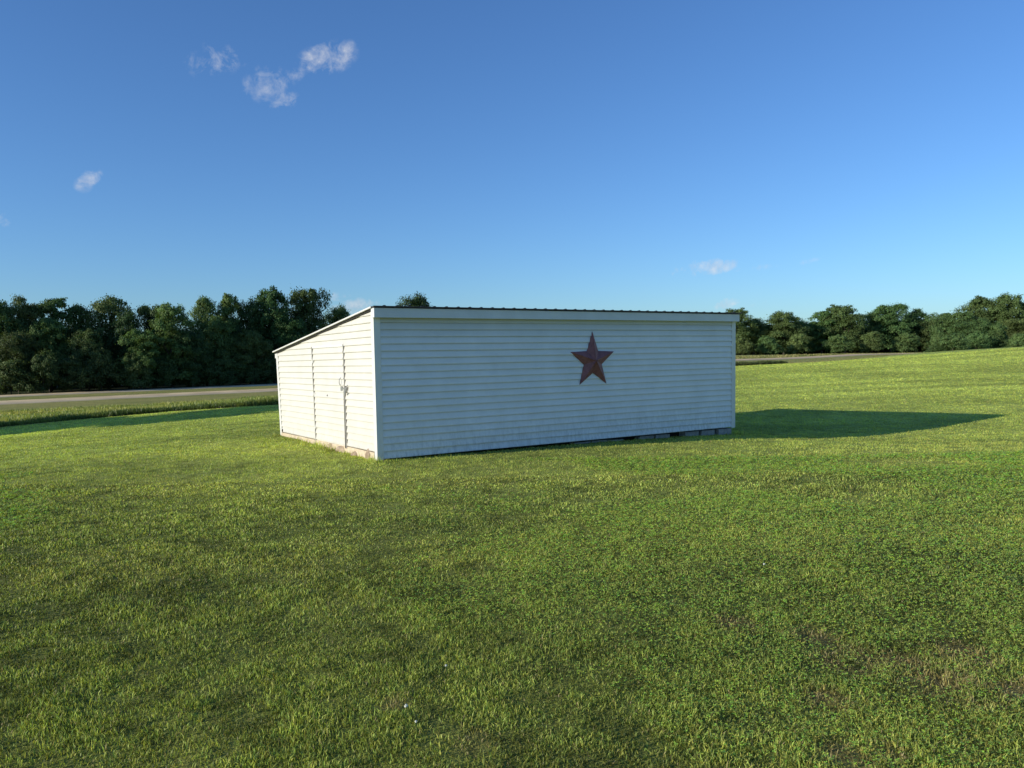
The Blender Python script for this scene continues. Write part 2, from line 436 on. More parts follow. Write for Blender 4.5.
# corner posts
for (cx, cy, sx, sy, h) in ((0,0,-1,-1,HF-.005), (LEN,0,1,-1,HF-.005), (0,WID,-1,1,HB-.005), (LEN,WID,1,1,HB-.005)):
    mb = MB(); w = .085; o = .027
    x0, x1 = sorted((cx+sx*o, cx-sx*w)); y0, y1 = sorted((cy+sy*o, cy-sy*.004)); mb.box(x0, x1, y0, y1, -.02, h)
    x0, x1 = sorted((cx+sx*o, cx-sx*.004)); y0, y1 = sorted((cy-sy*.004, cy-sy*w)); mb.box(x0, x1, y0, y1, -.02, h)
    mb.build('corner_post', M['trim'], shed, S)
# dark sheathing just behind the siding (closes the body)
mb = MB(); I = .022
mb.hexa([(I,I,.0),(LEN-I,I,.0),(LEN-I,WID-I,.0),(I,WID-I,.0),(I,I,HF-.04),(LEN-I,I,HF-.04),(LEN-I,WID-I,HB-.04),(I,WID-I,HB-.04)])
mb.build('sheathing', M['dark'], shed, S)
# fascia boxed eave along the high front
mb = MB(); mb.box(-.055, LEN+.035, -.125, .0, HF-.155, HF-.002, 24)
mb.build('fascia', M['fascia'], shed, S)
# back eave
mb = MB(); mb.box(-.03, LEN+.03, WID+.0, WID+.09, HB-.14, HB-.014, 8); mb.build('fascia', M['trim'], shed, S)
# rake: dark gap board below a thin white edge trim
for sx, x0, x1 in ((-1, -.052, -.028), (1, LEN+.028, LEN+.052)):
    a, b2 = (-.045, -.024) if sx < 0 else (LEN+.024, LEN+.045)
    mb = MB(); y0, y1 = .0, WID+.05
    def zz_(y): return HF + (HB-HF)*y/WID
    mb.hexa([(a,y0,zz_(y0)-.038),(b2,y0,zz_(y0)-.038),(b2,y1,zz_(y1)-.038),(a,y1,zz_(y1)-.038),(a,y0,zz_(y0)-.005),(b2,y0,zz_(y0)-.005),(b2,y1,zz_(y1)-.005),(a,y1,zz_(y1)-.005)])
    mb.build('rake_board', M['dark'], shed, S)
    mb = MB(); y0, y1 = -.06, WID+.08
    a, b2 = (-.085, -.046) if sx < 0 else (LEN+.046, LEN+.085)
    mb.hexa([(a,y0,zz_(y0)-.004),(b2,y0,zz_(y0)-.004),(b2,y1,zz_(y1)-.004),(a,y1,zz_(y1)-.004),(a,y0,zz_(y0)+.020),(b2,y0,zz_(y0)+.020),(b2,y1,zz_(y1)+.020),(a,y1,zz_(y1)+.020)])
    mb.build('rake_trim', M['trim'], shed, S)
# ribbed metal roof
prof = []; x = -.075
while x < LEN-.10:
    prof += [(x, 0), (x+.155, 0), (x+.170, .012), (x+.198, .012), (x+.213, 0)]; x += .2265
mb = MB(); ylist = [-.165, WID*.25, WID*.5, WID*.75, WID+.09]
for (x_, dz) in prof:
    for y_ in ylist: mb.v.append((x_, y_, zz_(y_)+.012+dz))
for (x_, dz) in prof:
    for y_ in ylist: mb.v.append((x_, y_, zz_(y_)-.004))
n = len(prof); k = len(ylist); o = n*k
for i in range(n-1):
    for j in range(k-1):
        mb.f.append((i*k+j, (i+1)*k+j, (i+1)*k+j+1, i*k+j+1)); mb.f.append((o+i*k+j, o+i*k+j+1, o+(i+1)*k+j+1, o+(i+1)*k+j))
    mb.f.append((i*k, o+i*k, o+(i+1)*k, (i+1)*k)); mb.f.append((i*k+k-1, (i+1)*k+k-1, o+(i+1)*k+k-1, o+i*k+k-1))
for i in (0, n-1):
    for j in range(k-1): mb.f.append((i*k+j, i*k+j+1, o+i*k+j+1, o+i*k+j))
mb.build('roof', M['roof'], shed, S)
# door
mb = MB(); siding(mb, 'left', DV0+.014, DV1-.012, CRS*.6, lambda s: DTOP-.014, out0=.006, ph=21)
door = mb.build('door', M['vinyl'], shed, S)
mb = MB(); mb.box(-.0345, -.004, DV1-.008, DV1+.022, CRS*.6, DTOP+.005)
mb.build('door_trim', M['seam'], door, S)
mb = MB(); mb.box(-.0285, -.004, DV0+.004, DV1-.014, DTOP-.012, DTOP+.028); mb.build('door_head', M['trim'], door, S)
mb = MB(); mb.box(-.0335, -.004, DV0-.034, DV0-.012, CRS*.6, DTOP+.005); mb.build('jamb', M['seam'], shed, S)
mb = MB(); mb.hexa([(-.0345,DV0-.013,CRS*.6),(-.004,DV0-.013,CRS*.6),(-.004,DV0+.036,CRS*.6),(-.0345,DV0+.036,CRS*.6),(-.0345,DV0-.013,1.1),(-.004,DV0-.013,1.1),(-.004,DV0+.013,1.1),(-.0345,DV0+.013,1.1)]); mb.build('door_gap', M['dark'], shed, S)
for zc in (.35, 1.0, 1.62):
    mb = MB(); mb.box(-.030, -.026, DV1-.055, DV1+.055, zc-.022, zc+.022)
    mb.tube([(-.032, DV1+.004, zc-.045), (-.032, DV1+.004, zc+.045)], [.009,.009], 8)
    mb.build('hinge', M['trim'], door, S)
def pull(yc, zc, par):
    mb = MB(); pts = []
    for i in range(11):
        t = math.pi*i/10
        pts.append((-.022-.035*math.sin(t)**.6 if 0 < i < 10 else -.022, yc, zc+.06*math.cos(t)))
    mb.tube(pts, [.007]*11, 8); mb.box(-.027, -.022, yc-.016, yc+.016, zc+.055, zc+.08); mb.box(-.027, -.022, yc-.016, yc+.016, zc-.08, zc-.055)
    return mb.build('handle', M['galv'], par, S, smooth=False)
pull(DV0+.15, 1.25, door); 
pull(DV0-.16, 1.12, shed)
mb = MB(); mb.box(-.034, -.028, DV0-.11, DV0+.10, 1.115, 1.145); mb.box(-.030, -.024, DV0+.08, DV0+.17, 1.085, 1.165)
mb.box(-.030, -.024, DV0-.14, DV0-.09, 1.085, 1.165)
mb.tube([(-.036, DV0-.105, 1.125), (-.058, DV0-.105, 1.125), (-.062, DV0-.105, 1.115)], [.007,.007,.006], 8)
hasp = mb.build('hasp', M['galv'], door, S)
mb = MB(); mb.box(-.066, -.044, DV0-.132, DV0-.078, 1.03, 1.09)
mb.tube([(-.055, DV0-.122, 1.088), (-.055, DV0-.122, 1.125), (-.055, DV0-.105, 1.14), (-.055, DV0-.088, 1.125), (-.055, DV0-.088, 1.088)], [.005]*5, 6)
mb.build('padlock', M['galv'], hasp, S)
mb = MB(); mb.tube([(-.018, 2.23, .985), (-.030, 2.23, .985)], [.018,.016], 10); mb.build('knob', M['dark'], door, S)
mb = MB(); mb.tube([(-.018, WID-.13, CRS+.03), (-.034, WID-.13, CRS+.03)], [.03,.028], 10); mb.build('vent_cap', M['dark'], shed, S)
# tan concrete footing below the siding of the door side, grey blocks elsewhere
mb = MB(); n = 26
for i in range(n):
    y0 = .10+(WID-.14)*i/n; y1 = .10+(WID-.14)*(i+1)/n
    mb.v  # wobbling outer face
    o0 = -.012-.03*float(vnoise(y0*2.3, 4.4)); o1 = -.012-.03*float(vnoise(y1*2.3, 4.4))
    mb.hexa([(o0-.02,y0,-.42),(.2,y0,-.42),(.2,y1,-.42),(o1-.02,y1,-.42),(o0,y0,CRS-.014),(.2,y0,CRS-.014),(.2,y1,CRS-.014),(o1,y1,CRS-.014)])
mb.build('footing', M['sand'], shed, S)
for x0 in np.arange(.3, LEN-1.7, .42):
    if random.random() < .62:
        mb = MB(); mb.box(x0, x0+.39, .05+random.random()*.04, .25, -.45, -.035-random.random()*.02); mb.build('concrete_block', M['block'], shed, S, bevel=.012)
for (x0, dy) in ((LEN-.46, .0), (LEN-.95, .03), (LEN-1.42, .05)):
    mb = MB(); mb.box(x0, x0+.40, dy, .2+dy, -.45, -.03); mb.build('concrete_block', M['block'], shed, S, bevel=.012)
mb = MB(); mb.box(.12, LEN-.05, .27, WID-.1, -.5, -.02); mb.build('floor_skid', M['dark'], shed, S)

# ------------------------------------------------------------------ barn star on the front wall
def front_point(px, py):
    d = ray(px, py); o = Vector((0, 0, EYE))
    n_ = (FRb-NLb).cross(NLt-NLb); return o + d*((NLb-o).dot(n_)/d.dot(n_))
tips_px = [(591.3,331.2),(613.0,351.0),(604.8,383.0),(579.0,384.6),(569.2,353.6)]
tips = [front_point(*p) for p in tips_px]
ctr = sum(tips, Vector())/5
ex = (FRb-NLb).normalized(); ez = Vector((0,0,1)); en = ex.cross(ez).normalized()   # towards the camera
if en.y > 0: en = -en
Rs = sum((t-ctr).length for t in tips)/5
star = MB(); vs = []
for k in range(10):
    a = math.pi/2 + math.pi*k/5; r = Rs*1.0 if k % 2 == 0 else Rs*.415
    vs.append(ex*(r*math.cos(a)) + ez*(r*math.sin(a)))
rim = [v + en*.024 for v in vs]; back = [v + en*.014 for v in vs]; apex = en*.125
inner = []
star_obj = empty('barn_star', ctr + en*.012)
tag(star_obj, 'rusty dark red metal five pointed star hung on the white shed wall', 'star decoration')
mb = MB(); mb.add(rim+[apex], [(k, (k+1) % 10, 10) for k in range(10)]); body = mb.build('star_body', M['rust'], star_obj)
mb = MB()
for k in range(10):
    k2 = (k+1) % 10; o_ = 1.0
    mb.add([back[k], back[k2], rim[k2]*1.0, rim[k]*1.0, rim[k]*.93+en*.004, rim[k2]*.93+en*.004], [(0,1,2,3)])
    # folded rim
    p0, p1 = rim[k], rim[k2]; d = (p1-p0).normalized()
mb.build('star_rim', M['rust_dark'], star_obj)
for k in range(0, 10, 2):     # embossed ridge bead along each arm
    mb = MB(); mb.tube([vs[k]*.93+en*.037, apex*.98+vs[k]*.03+en*.004], [.005, .009], 6); mb.build('ridge_bead', M['rust'], star_obj)

# ------------------------------------------------------------------ stones at the base of the door side
def stone(px, py, sx, sy, sz, rz, seed, label):
    p = on_ground(px, py)
    bm = bmesh.new(); bmesh.ops.create_icosphere(bm, subdivisions=3, radius=1)
    r_ = random.Random(seed); off = Vector((r_.random()*50, r_.random()*50, r_.random()*50))
    from mathutils import noise as mn
    for v in bm.verts:
        d = v.co.normalized()
        q = 1 + .38*mn.noise(d*1.1+off) + .16*mn.noise(d*2.7+off)
        # flatten to facets
        c = d*q
        for ax in ((.8,.5,.3),(-.6,.7,.2),(.1,-.8,.5),(-.5,-.4,.7),(.2,.1,1)):
            a_ = Vector(ax).normalized(); t = c.dot(a_)
            if t > .74: c -= a_*(t-.74)*.8
        v.co = Vector((c.x*sx, c.y*sy, c.z*sz))
    me = bpy.data.meshes.new('stone'); bm.to_mesh(me); bm.free()
    o = link('stone', me, M['rock']); o.location = (p.x, p.y, p.z + sz*.35); o.rotation_euler = (0, 0, rz)
    tag(o, label, 'stone', 'fieldstones lying against the shed footing')
stone(371.5, 459, .11, .10, .15, .4, 1, 'upright tan stone wedged against the near corner of the shed')
stone(343, 451.5, .24, .12, .09, 2.2, 2, 'flat tan stone slab lying in front of the shed door')
stone(333.5, 448.5, .18, .11, .09, 2.0, 3, 'low tan stone partly sunk in grass at the hinge end of the slab')
stone(358, 455.5, .11, .09, .07, .2, 4, 'small brown stone between the flat slab and the corner stone')

# ------------------------------------------------------------------ grass
def in_shed(x, y, pad=0.0):
    ux = (FRb-NLb); vx = (BLb-NLb)
    a = np.stack([x-NLb.x, y-NLb.y], -1)
    Mi = np.linalg.inv(np.array([[ux.x, vx.x], [ux.y, vx.y]]))
    uv = a @ Mi.T
    return (uv[:,0]*LEN > -pad) & (uv[:,0]*LEN < LEN+pad) & (uv[:,1]*WID > -pad) & (uv[:,1]*WID < WID+pad)

def blade_mesh(name, P, h, w, col, lean, five=True, tipcol=1.25):
    n = len(P)
    az = RNG.random(n)*2*np.pi; la = RNG.random(n)*2*np.pi
    wx = np.stack([np.cos(az), np.sin(az), np.zeros(n)], -1)*(w*.5)[:,None]
    ld = np.stack([np.cos(la), np.sin(la), np.zeros(n)], -1)
    th = lean
    tip = P + ld*(h*np.sin(th))[:,None]; tip[:,2] += h*np.cos(th)
    if five:
        mid = P + ld*(h*.55*np.sin(th*.55))[:,None]; mid[:,2] += h*.55*np.cos(th*.55)
        V = np.stack([P-wx, P+wx, mid-wx*.85, mid+wx*.85, tip], 1)
        b = np.arange(n)[:,None]*5
        lp = np.concatenate([b+np.array([0,1,3,2]), b+np.array([2,3,4])], 1).ravel()
        st = (np.arange(n)[:,None]*7 + np.array([0,4])).ravel()
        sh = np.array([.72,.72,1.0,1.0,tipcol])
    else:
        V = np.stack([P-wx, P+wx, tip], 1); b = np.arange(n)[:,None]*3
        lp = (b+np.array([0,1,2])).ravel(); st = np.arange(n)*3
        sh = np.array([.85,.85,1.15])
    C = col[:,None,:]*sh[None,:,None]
    return mesh_np(name, V.reshape(-1,3), lp, st, False, C.reshape(-1,3))

def sample_lawn(z0, z1, rho0, zr, ex, half=.80):
    """points in the wedge the photo looks over, thinner with distance"""
    zz = np.linspace(z0, z1, 4000); rho = rho0*np.where(zz < zr, 1, (zr/zz)**ex)
    cdf = np.cumsum(2*half*zz*rho)*(zz[1]-zz[0]); n = int(cdf[-1])
    z = np.interp(RNG.random(n)*cdf[-1], cdf, zz); x = z*(RNG.random(n)*2-1)*half
    return x, z

def lawn(z0, z1, rho0, zr, ex, five):
    x, y = sample_lawn(z0, z1, rho0, zr, ex)
    dens = np.clip((fbm(x*5.6, y*5.6, 4)-.22)*3.2, .40, 1)*(1-.75*bare(x, y))
    keep = (RNG.random(len(x)) < dens) & ~in_shed(x, y, -.06) & (y < edge_y(x))
    x, y = x[keep], y[keep]; n = len(x)
    d = np.hypot(x, y)
    tuft = fbm(x*2.3+30, y*2.3, 3); coarse = fbm(x*.55, y*.55+11, 3)
    h = (.012+.025*RNG.random(n)**1.4)*(.5+1.0*tuft)*np.clip(1+.9*(fbm(x*5.1+5, y*5.1, 3)-.5), .6, 1.2)*(1+.0045*np.clip(d-8, 0, 60))
    front = in_shed(x-.19, y+.29, .0); weeds = in_shed(x, y, .28) & ~front & (fbm(x*2.2, y*2.2, 3) > .47); h = np.where(weeds, h*(1.3+1.2*RNG.random(n)), h)
    near_wall = in_shed(x, y, .22) & ~in_shed(x+.5, y+.0, .0) | (in_shed(x, y, .12) & (fbm(x*2.2, y*2.2, 3) > .5)); h = np.where(near_wall, h*(1.0+.7*RNG.random(n)), h)
    w = np.maximum(.0044, .00100*d)*(.7+.6*RNG.random(n))
    c = lawn_color(x, y)*((.35+1.3*RNG.random(n)**1.35) if five else (.68+.6*RNG.random(n)))[:,None]
    pit = fbm(x*5.1+5, y*5.1, 3)-.5                      # hollows between the tufts stay low, their shade darkened into the colour
    c *= np.clip(1.06+2.0*np.minimum(pit, .05), .45, 1.2)[:,None]
    c[:,0] *= 1+.35*(RNG.random(n)-.4)
    dead = RNG.random(n) < (.03+.30*bare(x, y)); c[dead] = np.array([.44,.36,.17])*(.6+.6*RNG.random(dead.sum()))[:,None]
    lean = np.clip(.15+.85*RNG.random(n)+.35*(coarse-.5), .05, 1.25)
    return np.stack([x, y, ground(x, y)-.003], -1), h, w, c, lean, five
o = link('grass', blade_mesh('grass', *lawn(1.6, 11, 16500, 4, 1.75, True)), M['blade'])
tag(o, 'short mown green grass covering the near lawn', 'grass', kind='stuff')
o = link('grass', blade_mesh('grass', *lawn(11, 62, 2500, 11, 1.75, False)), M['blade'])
tag(o, 'mown grass of the far lawn around and beyond the shed', 'grass', kind='stuff')

# clover leaves among the turf: small round leaflets lying almost flat
x, y = sample_lawn(1.6, 13, 2600, 4, 1.3)
msk = fbm(x*.5+70, y*.5, 3) + .22*np.clip((x-.5)/3, -1, 1) + .35*np.exp(-((x-NLb.x+.9)**2+(y-NLb.y-1.2)**2)/1.6)
kp = (RNG.random(len(x)) < np.clip((msk-.42)*5, 0, 1)) & ~in_shed(x, y, .0) & (RNG.random(len(x)) > .8*bare(x, y))
x, y = x[kp], y[kp]; n = len(x); d = np.hypot(x, y)
P = np.stack([x, y, ground(x, y)+.014+.028*RNG.random(n)], -1)
rad = np.maximum(.0046, .00105*d)*(.7+.7*RNG.random(n)); a0 = RNG.random(n)*6.283
V = []; C = []; cb = np.stack([.32+.22*RNG.random(n), .46+.26*RNG.random(n), .07+.04*RNG.random(n)], -1)
for j in range(3):
    a = a0 + j*2.094
    dr = np.stack([np.cos(a), np.sin(a), .9*(RNG.random(n)-.4)], -1); pr = np.stack([-np.sin(a), np.cos(a), 1.1*(RNG.random(n)-.5)], -1)
    V.append(np.stack([P, P+dr*rad[:,None]+pr*(rad*.62)[:,None], P+dr*(rad*1.75)[:,None], P+dr*rad[:,None]-pr*(rad*.62)[:,None]], 1))
V = np.stack(V, 1).reshape(-1, 3)
Fc = np.arange(n*12).reshape(-1, 4)
o = link('clover', quads_np('clover', V, Fc, False, np.repeat(cb, 12, 0)), M['blade'])
tag(o, 'low green clover leaves mixed into the lawn', 'clover', kind='stuff')

# tall verge grass beyond the mown edge
def verge(n, x0, x1, d0, d1, hm, wk, cols, power=1.0):
    x = x0+(x1-x0)*RNG.random(n); y = edge_y(x) + d0+(d1-d0)*RNG.random(n)**power
    d = np.hypot(x, y); h = hm*(.45+.8*RNG.random(n))*(.5+fbm(x*.6, y*.6, 3))
    k = np.clip(fbm(x*.3+9, y*.3, 3)*2.8-.9+.3*(RNG.random(n)-.5), 0, 1)[:,None]
    c = (np.array(cols[0])*(1-k)+np.array(cols[1])*k)*(.7+.6*RNG.random(n))[:,None]
    return np.stack([x, y, ground(x, y)-.01], -1), h, wk*d*(.7+.6*RNG.random(n)), c, .1+.5*RNG.random(n)
parts = [verge(34000, -32, 6, .25, 2.2, .24, .00095, ((.06,.10,.025), (.17,.20,.05))),  # front rows coloured dark for the shade on their near face
         verge(80000, -50, 10, 1.5, 34, .25, .00105, ((.17,.235,.06), (.38,.37,.11)), .8),
         verge(9000, 12, 21.5, .2, 5, .26, .0010, ((.05,.07,.02), (.10,.11,.035))),
         verge(22000, 8, 150, .6, 8, .10, .0010, ((.17,.18,.05), (.34,.29,.12))),
         verge(40000, 8, 170, 8, 120, .30, .0010, ((.17,.19,.055), (.36,.31,.13)))]
A = [np.concatenate([p[i] for p in parts]) for i in range(5)]
nearside = (A[0][:,0] > 6) & (A[0][:,1] < np.interp(A[0][:,0], [p[0] for p in RC], [p[1] for p in RC])+5) & (A[1] > .06) & (A[3][:,1] > .12)
A[1] = np.where(nearside, A[1]*.22, A[1])
# keep the two roads clear
def road_clear(x, y, line, w):
    line = np.array(line, float); dmin = np.full(len(x), 1e9)
    for a, b in zip(line[:-1], line[1:]):
        t = np.clip(((x-a[0])*(b[0]-a[0])+(y-a[1])*(b[1]-a[1]))/((b-a)@(b-a)), 0, 1)
        dmin = np.minimum(dmin, np.hypot(x-a[0]-t*(b[0]-a[0]), y-a[1]-t*(b[1]-a[1])))
    return dmin > w
kp = road_clear(A[0][:,0], A[0][:,1], RC, 4.6) & road_clear(A[0][:,0], A[0][:,1], [(-240,-50),(-130,28),(-56.7,88.6),(-32,110),(-8,131),(8,150)], 2.8)
A = [a[kp] for a in A]
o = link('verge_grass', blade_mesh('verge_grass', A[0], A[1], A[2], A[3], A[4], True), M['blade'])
tag(o, 'taller unmown grass with dry stems between the lawn and the road', 'grass', kind='stuff')

# white clover flowers
def flower(px, py, s):
    p = on_ground(px, py); f = empty('clover_flower', (p.x, p.y, p.z))
    tag(f, 'white clover flower head standing in the mown lawn', 'flower', 'white clover flowers in the lawn')
    mb = MB(); mb.tube([(0,0,0),(.004,.002,.03),(.002,.0,.055)], [.0012,.001,.001], 5); mb.build('stem', M['stem'], f)
    bm = bmesh.new(); bmesh.ops.create_icosphere(bm, subdivisions=2, radius=.0095*s)
    for v in bm.verts:
        v.co *= random.uniform(.8, 1.2); v.co.z *= .9
    bmesh.ops.translate(bm, verts=bm.verts, vec=(.002, 0, .06))
    me = bpy.data.meshes.new('flower_head'); bm.to_mesh(me); bm.free(); link('flower_head', me, M['petal'], f)
for a in ((406,719,.95),(446,677,.7),(416,735,.6),(764,572,.8)): flower(*a)

# ------------------------------------------------------------------ trees
def crown(seed, kind):
    """unit tree crown (height 1): lobes of leaf clusters around an uneven envelope"""
    g = np.random.default_rng(seed); lobes = []
    if kind == 'broad': nl, wid, zb = 18, .36, .10
    elif kind == 'tall': nl, wid, zb = 16, .25, .08
    elif kind == 'open': nl, wid, zb = 15, .31, .24
    elif kind == 'column': nl, wid, zb = 9, .10, .06
    else: nl, wid, zb = 11, .52, .10      # shrub
    for i in range(nl):
        t = (i+.5)/nl; z = zb + (1-zb)*t*.93
        if kind == 'column': prof = 1.0 if t < .55 else math.sqrt(max(.05, 1-((t-.55)/.47)**2))
        elif kind == 'shrub': prof = math.sqrt(max(.08, 1-t**2.2))
        else: prof = math.sqrt(max(.06, 1-((t-.42)/(.70 if t > .42 else .9))**2))
        a = i*2.4+g.random()*1.3; r = wid*prof*(.25+.62*g.random())
        rad = wid*(.36+.30*g.random())*(.65+.45*prof)
        lobes.append((r*math.cos(a), r*math.sin(a), min(z, 1-rad*.62), rad, rad*(.72+.25*g.random())))
    if kind != 'column': lobes.append((0, 0, zb+(1-zb)*.45, wid*.55, (1-zb)*.34))
    P = []; Nn = []; T = []
    per = {'broad': 1750, 'tall': 1500, 'open': 1050, 'column': 2800, 'shrub': 1100}[kind]
    for (lx, ly, lz, r, rz) in lobes:
        # sub-clumps on the lobe, leaves in each clump
        nc = 22
        u = g.normal(size=(nc, 3)); u /= np.linalg.norm(u, axis=1)[:,None]; u[:,2] = np.abs(u[:,2])*.9-.25*(g.random(nc) < .5)
        cc = u*np.array([r, r, rz])*(.72+.38*g.random(nc))[:,None] + np.array([lx, ly, lz])
        tint = .75+.5*g.random(nc)
        ci = g.integers(0, nc, per)
        off = g.normal(size=(per, 3))*np.array([r, r, rz*.8])*.17
        p = cc[ci]+off
        P.append(p); Nn.append(u[ci]*.7+off/ r*1.2+np.array([0, 0, .25])); T.append(tint[ci]*(.8+.4*g.random(per)))
    P = np.concatenate(P); Nn = np.concatenate(Nn); T = np.concatenate(T)
    kp = P[:,2] > .015; P, Nn, T = P[kp], Nn[kp], T[kp]
    n = len(P)
    Nn = Nn/ (np.linalg.norm(Nn, axis=1)[:,None]+1e-6) + g.normal(size=(n, 3))*.55
    Nn /= np.linalg.norm(Nn, axis=1)[:,None]
    a = np.cross(Nn, g.normal(size=(n, 3))); a /= np.linalg.norm(a, axis=1)[:,None]; b = np.cross(Nn, a)
    s = {'broad': .0125, 'tall': .0122, 'open': .0128, 'column': .020, 'shrub': .024}[kind]*(.6+.8*g.random(n))
    a *= s[:,None]; b *= (s*.62)[:,None]
    V = np.stack([P-a, P-b*.9+a*.15, P+a, P+b*.9+a*.1], 1).reshape(-1, 3)
    zt = np.clip(P[:,2], 0, 1)
    base = {'broad': (.045,.066,.020), 'tall': (.050,.075,.021), 'open': (.056,.080,.024), 'column': (.03,.05,.02), 'shrub': (.055,.078,.024)}[kind]
    C = np.array(base)*np.array([.93,1.0,1.05])*(T*(.8+.35*zt))[:,None]
    C[:,0] *= 1+.25*(g.random(n)-.5)
    return quads_np('crown', V, np.arange(n*4).reshape(-1, 4), False, np.repeat(C, 4, 0)), lobes

def trunk_mesh(seed, lobes, kind):
    g = random.Random(seed); mb = MB(); top = .62
    r0 = .020 if kind != 'shrub' else .014
    pts = [(0,0,-.02), (.004,.003,.08), (.012*g.uniform(-1,1), .012*g.uniform(-1,1), .28), (.03*g.uniform(-1,1), .03*g.uniform(-1,1), top)]
    mb.tube(pts, [r0*1.35, r0, r0*.8, r0*.3], 8)
    for (lx, ly, lz, r, rz) in lobes[2::2]:
        z0 = max(.10, min(lz*.62, .5)); mb.tube([(0,0,z0), (lx*.45, ly*.45, z0+(lz-z0)*.45), (lx, ly, lz)], [r0*.5, r0*.34, r0*.12], 6)
    me = bpy.data.meshes.new('trunk'); me.from_pydata(mb.v, [], mb.f); me.materials.append(M['bark'])
    for p in me.polygons: p.use_smooth = True
    return me
PROTO = {}
for kind, seeds in (('broad', (1,2,3,4)), ('tall', (11,12,13)), ('open', (21,22)), ('column', (31,)), ('shrub', (41,42,43))):
    PROTO[kind] = []
    for s in seeds:
        c, lb = crown(s, kind); c.materials.append(M['shrub_leaf' if kind == 'shrub' else 'leaf']); PROTO[kind].append((c, trunk_mesh(s, lb, kind)))
NAT_W = {'broad': .86, 'tall': .62, 'open': .76, 'column': .25, 'shrub': 1.25}
def tree(px, top_py, wpx, Y, kind, var, label, group, rz=None, name=None, cat='tree', xyh=None):
    if xyh is None:
        p = at(px, 360, Y); x, y = p.x, p.y; z = gz(x, y); H = at(px, top_py, Y).z - z; W = wpx/F_PX*Y
    else:
        x, y, H, W = xyh; z = gz(x, y)
    r = empty(name or {'shrub': 'shrub', 'column': 'unseen_evergreen'}.get(kind, 'tree'), (x, y, z-.05), random.random()*6.28 if rz is None else rz)
    H *= .985; k = W/NAT_W[kind]; r.scale = (k, k, H)
    tag(r, label, cat, group)
    c, t = PROTO[kind][var % len(PROTO[kind])]
    link('crown' if kind != 'shrub' else 'foliage', c, None, r); link('trunk' if kind != 'shrub' else 'stem', t, None, r)
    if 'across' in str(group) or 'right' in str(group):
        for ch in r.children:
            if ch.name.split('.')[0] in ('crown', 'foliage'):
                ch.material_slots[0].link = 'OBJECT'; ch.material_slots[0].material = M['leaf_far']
    elif any(q in label for q in ('lighter green', 'tall green leafy', 'short green', 'tufted top', 'pale thin')):
        ch = r.children[0]; ch.material_slots[0].link = 'OBJECT'; ch.material_slots[0].material = M['leaf_light']
    return r
GL, GR, GS = 'dark trees lining the far side of the road', 'trees beyond the open field on the right', 'shrubs at the foot of the roadside trees'
Lt = [
 (4, 300, 48, 99, 'broad', 0, 'dark tree cut by the left edge of the photo'),
 (28, 299, 44, 101, 'broad', 1, 'dark rounded tree second from the left edge'),
 (50, 294, 46, 104, 'tall', 0, 'tall tree with a pointed top nearest the left edge'),
 (49, 317, 34, 100, 'tall', 1, 'lighter green narrow tree in front of the pointed one'),
 (80, 303, 40, 107, 'open', 0, 'dark thin-leaved tree right of the first gap in the treeline'),
 (107, 297, 52, 108, 'open', 1, 'wide dark tree with sky showing through its top'),
 (128, 312, 34, 105, 'broad', 2, 'lower dark tree at the dip beside the see-through one'),
 (152, 304, 38, 110, 'broad', 3, 'dark tree behind the tall bright green one'),
 (172, 300, 44, 106, 'tall', 2, 'tall green leafy tree reaching from road to skyline'),
 (206, 295, 38, 114, 'open', 0, 'rounded tree with pale thin top at the middle of the left treeline'),
 (232, 291, 32, 117, 'tall', 0, 'slim tree with a light tufted top'),
 (222, 318, 40, 112, 'broad', 1, 'dark tree filling the space below the two tufted tops'),
 (250, 302, 36, 118, 'broad', 2, 'dark tree in the dip left of the tallest crown'),
 (274, 289, 48, 121, 'broad', 0, 'tallest broad dark tree of the left treeline'),
 (306, 287, 46, 124, 'broad', 3, 'big dark tree rising behind the low corner of the shed roof'),
 (290, 316, 44, 119, 'broad', 1, 'dark tree just left of the shed back corner'),
 (338, 308, 38, 130, 'broad', 2, 'last dark tree sinking behind the sloping roof edge'),
 (414, 297, 44, 148, 'broad', 2, 'single tree top peeping over the shed roof'),
 (18, 330, 40, 96, 'broad', 3, 'low dark tree in the bottom left of the treeline'),
 (140, 328, 34, 102, 'tall', 1, 'short green tree left of the tall leafy one'),
 (88, 330, 40, 101, 'broad', 0, 'short dark tree below the first gap in the treeline'),
 (192, 330, 36, 107, 'broad', 2, 'short dark tree right of the tall leafy one'),
 (254, 330, 40, 114, 'broad', 0, 'short dark tree below the tallest crown'),
]
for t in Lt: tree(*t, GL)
Ls = [
 (10, 360, 44, 94, 0, 'dark bush at the left edge beside the gravel lane'), (42, 352, 34, 95, 1, 'leafy bush under the pointed tree'),
 (70, 357, 40, 97, 2, 'round bush below the first gap in the treeline'), (100, 350, 42, 100, 0, 'tall bush below the see-through tree'),
 (132, 354, 36, 101, 1, 'olive bush left of the tall leafy tree'), (160, 358, 36, 104, 2, 'bush at the foot of the tall leafy tree'),
 (186, 362, 34, 107, 0, 'low bush right of the tall leafy tree'), (212, 357, 36, 109, 1, 'bush below the tufted tree tops'),
 (240, 360, 38, 112, 2, 'bush below the dip in the treeline'), (268, 356, 38, 115, 0, 'bush close to the shed back corner')]
for (a, b_, c_, d_, v_, lb) in Ls: tree(a, b_, c_, d_, 'shrub', v_, lb, GS, cat='shrub')
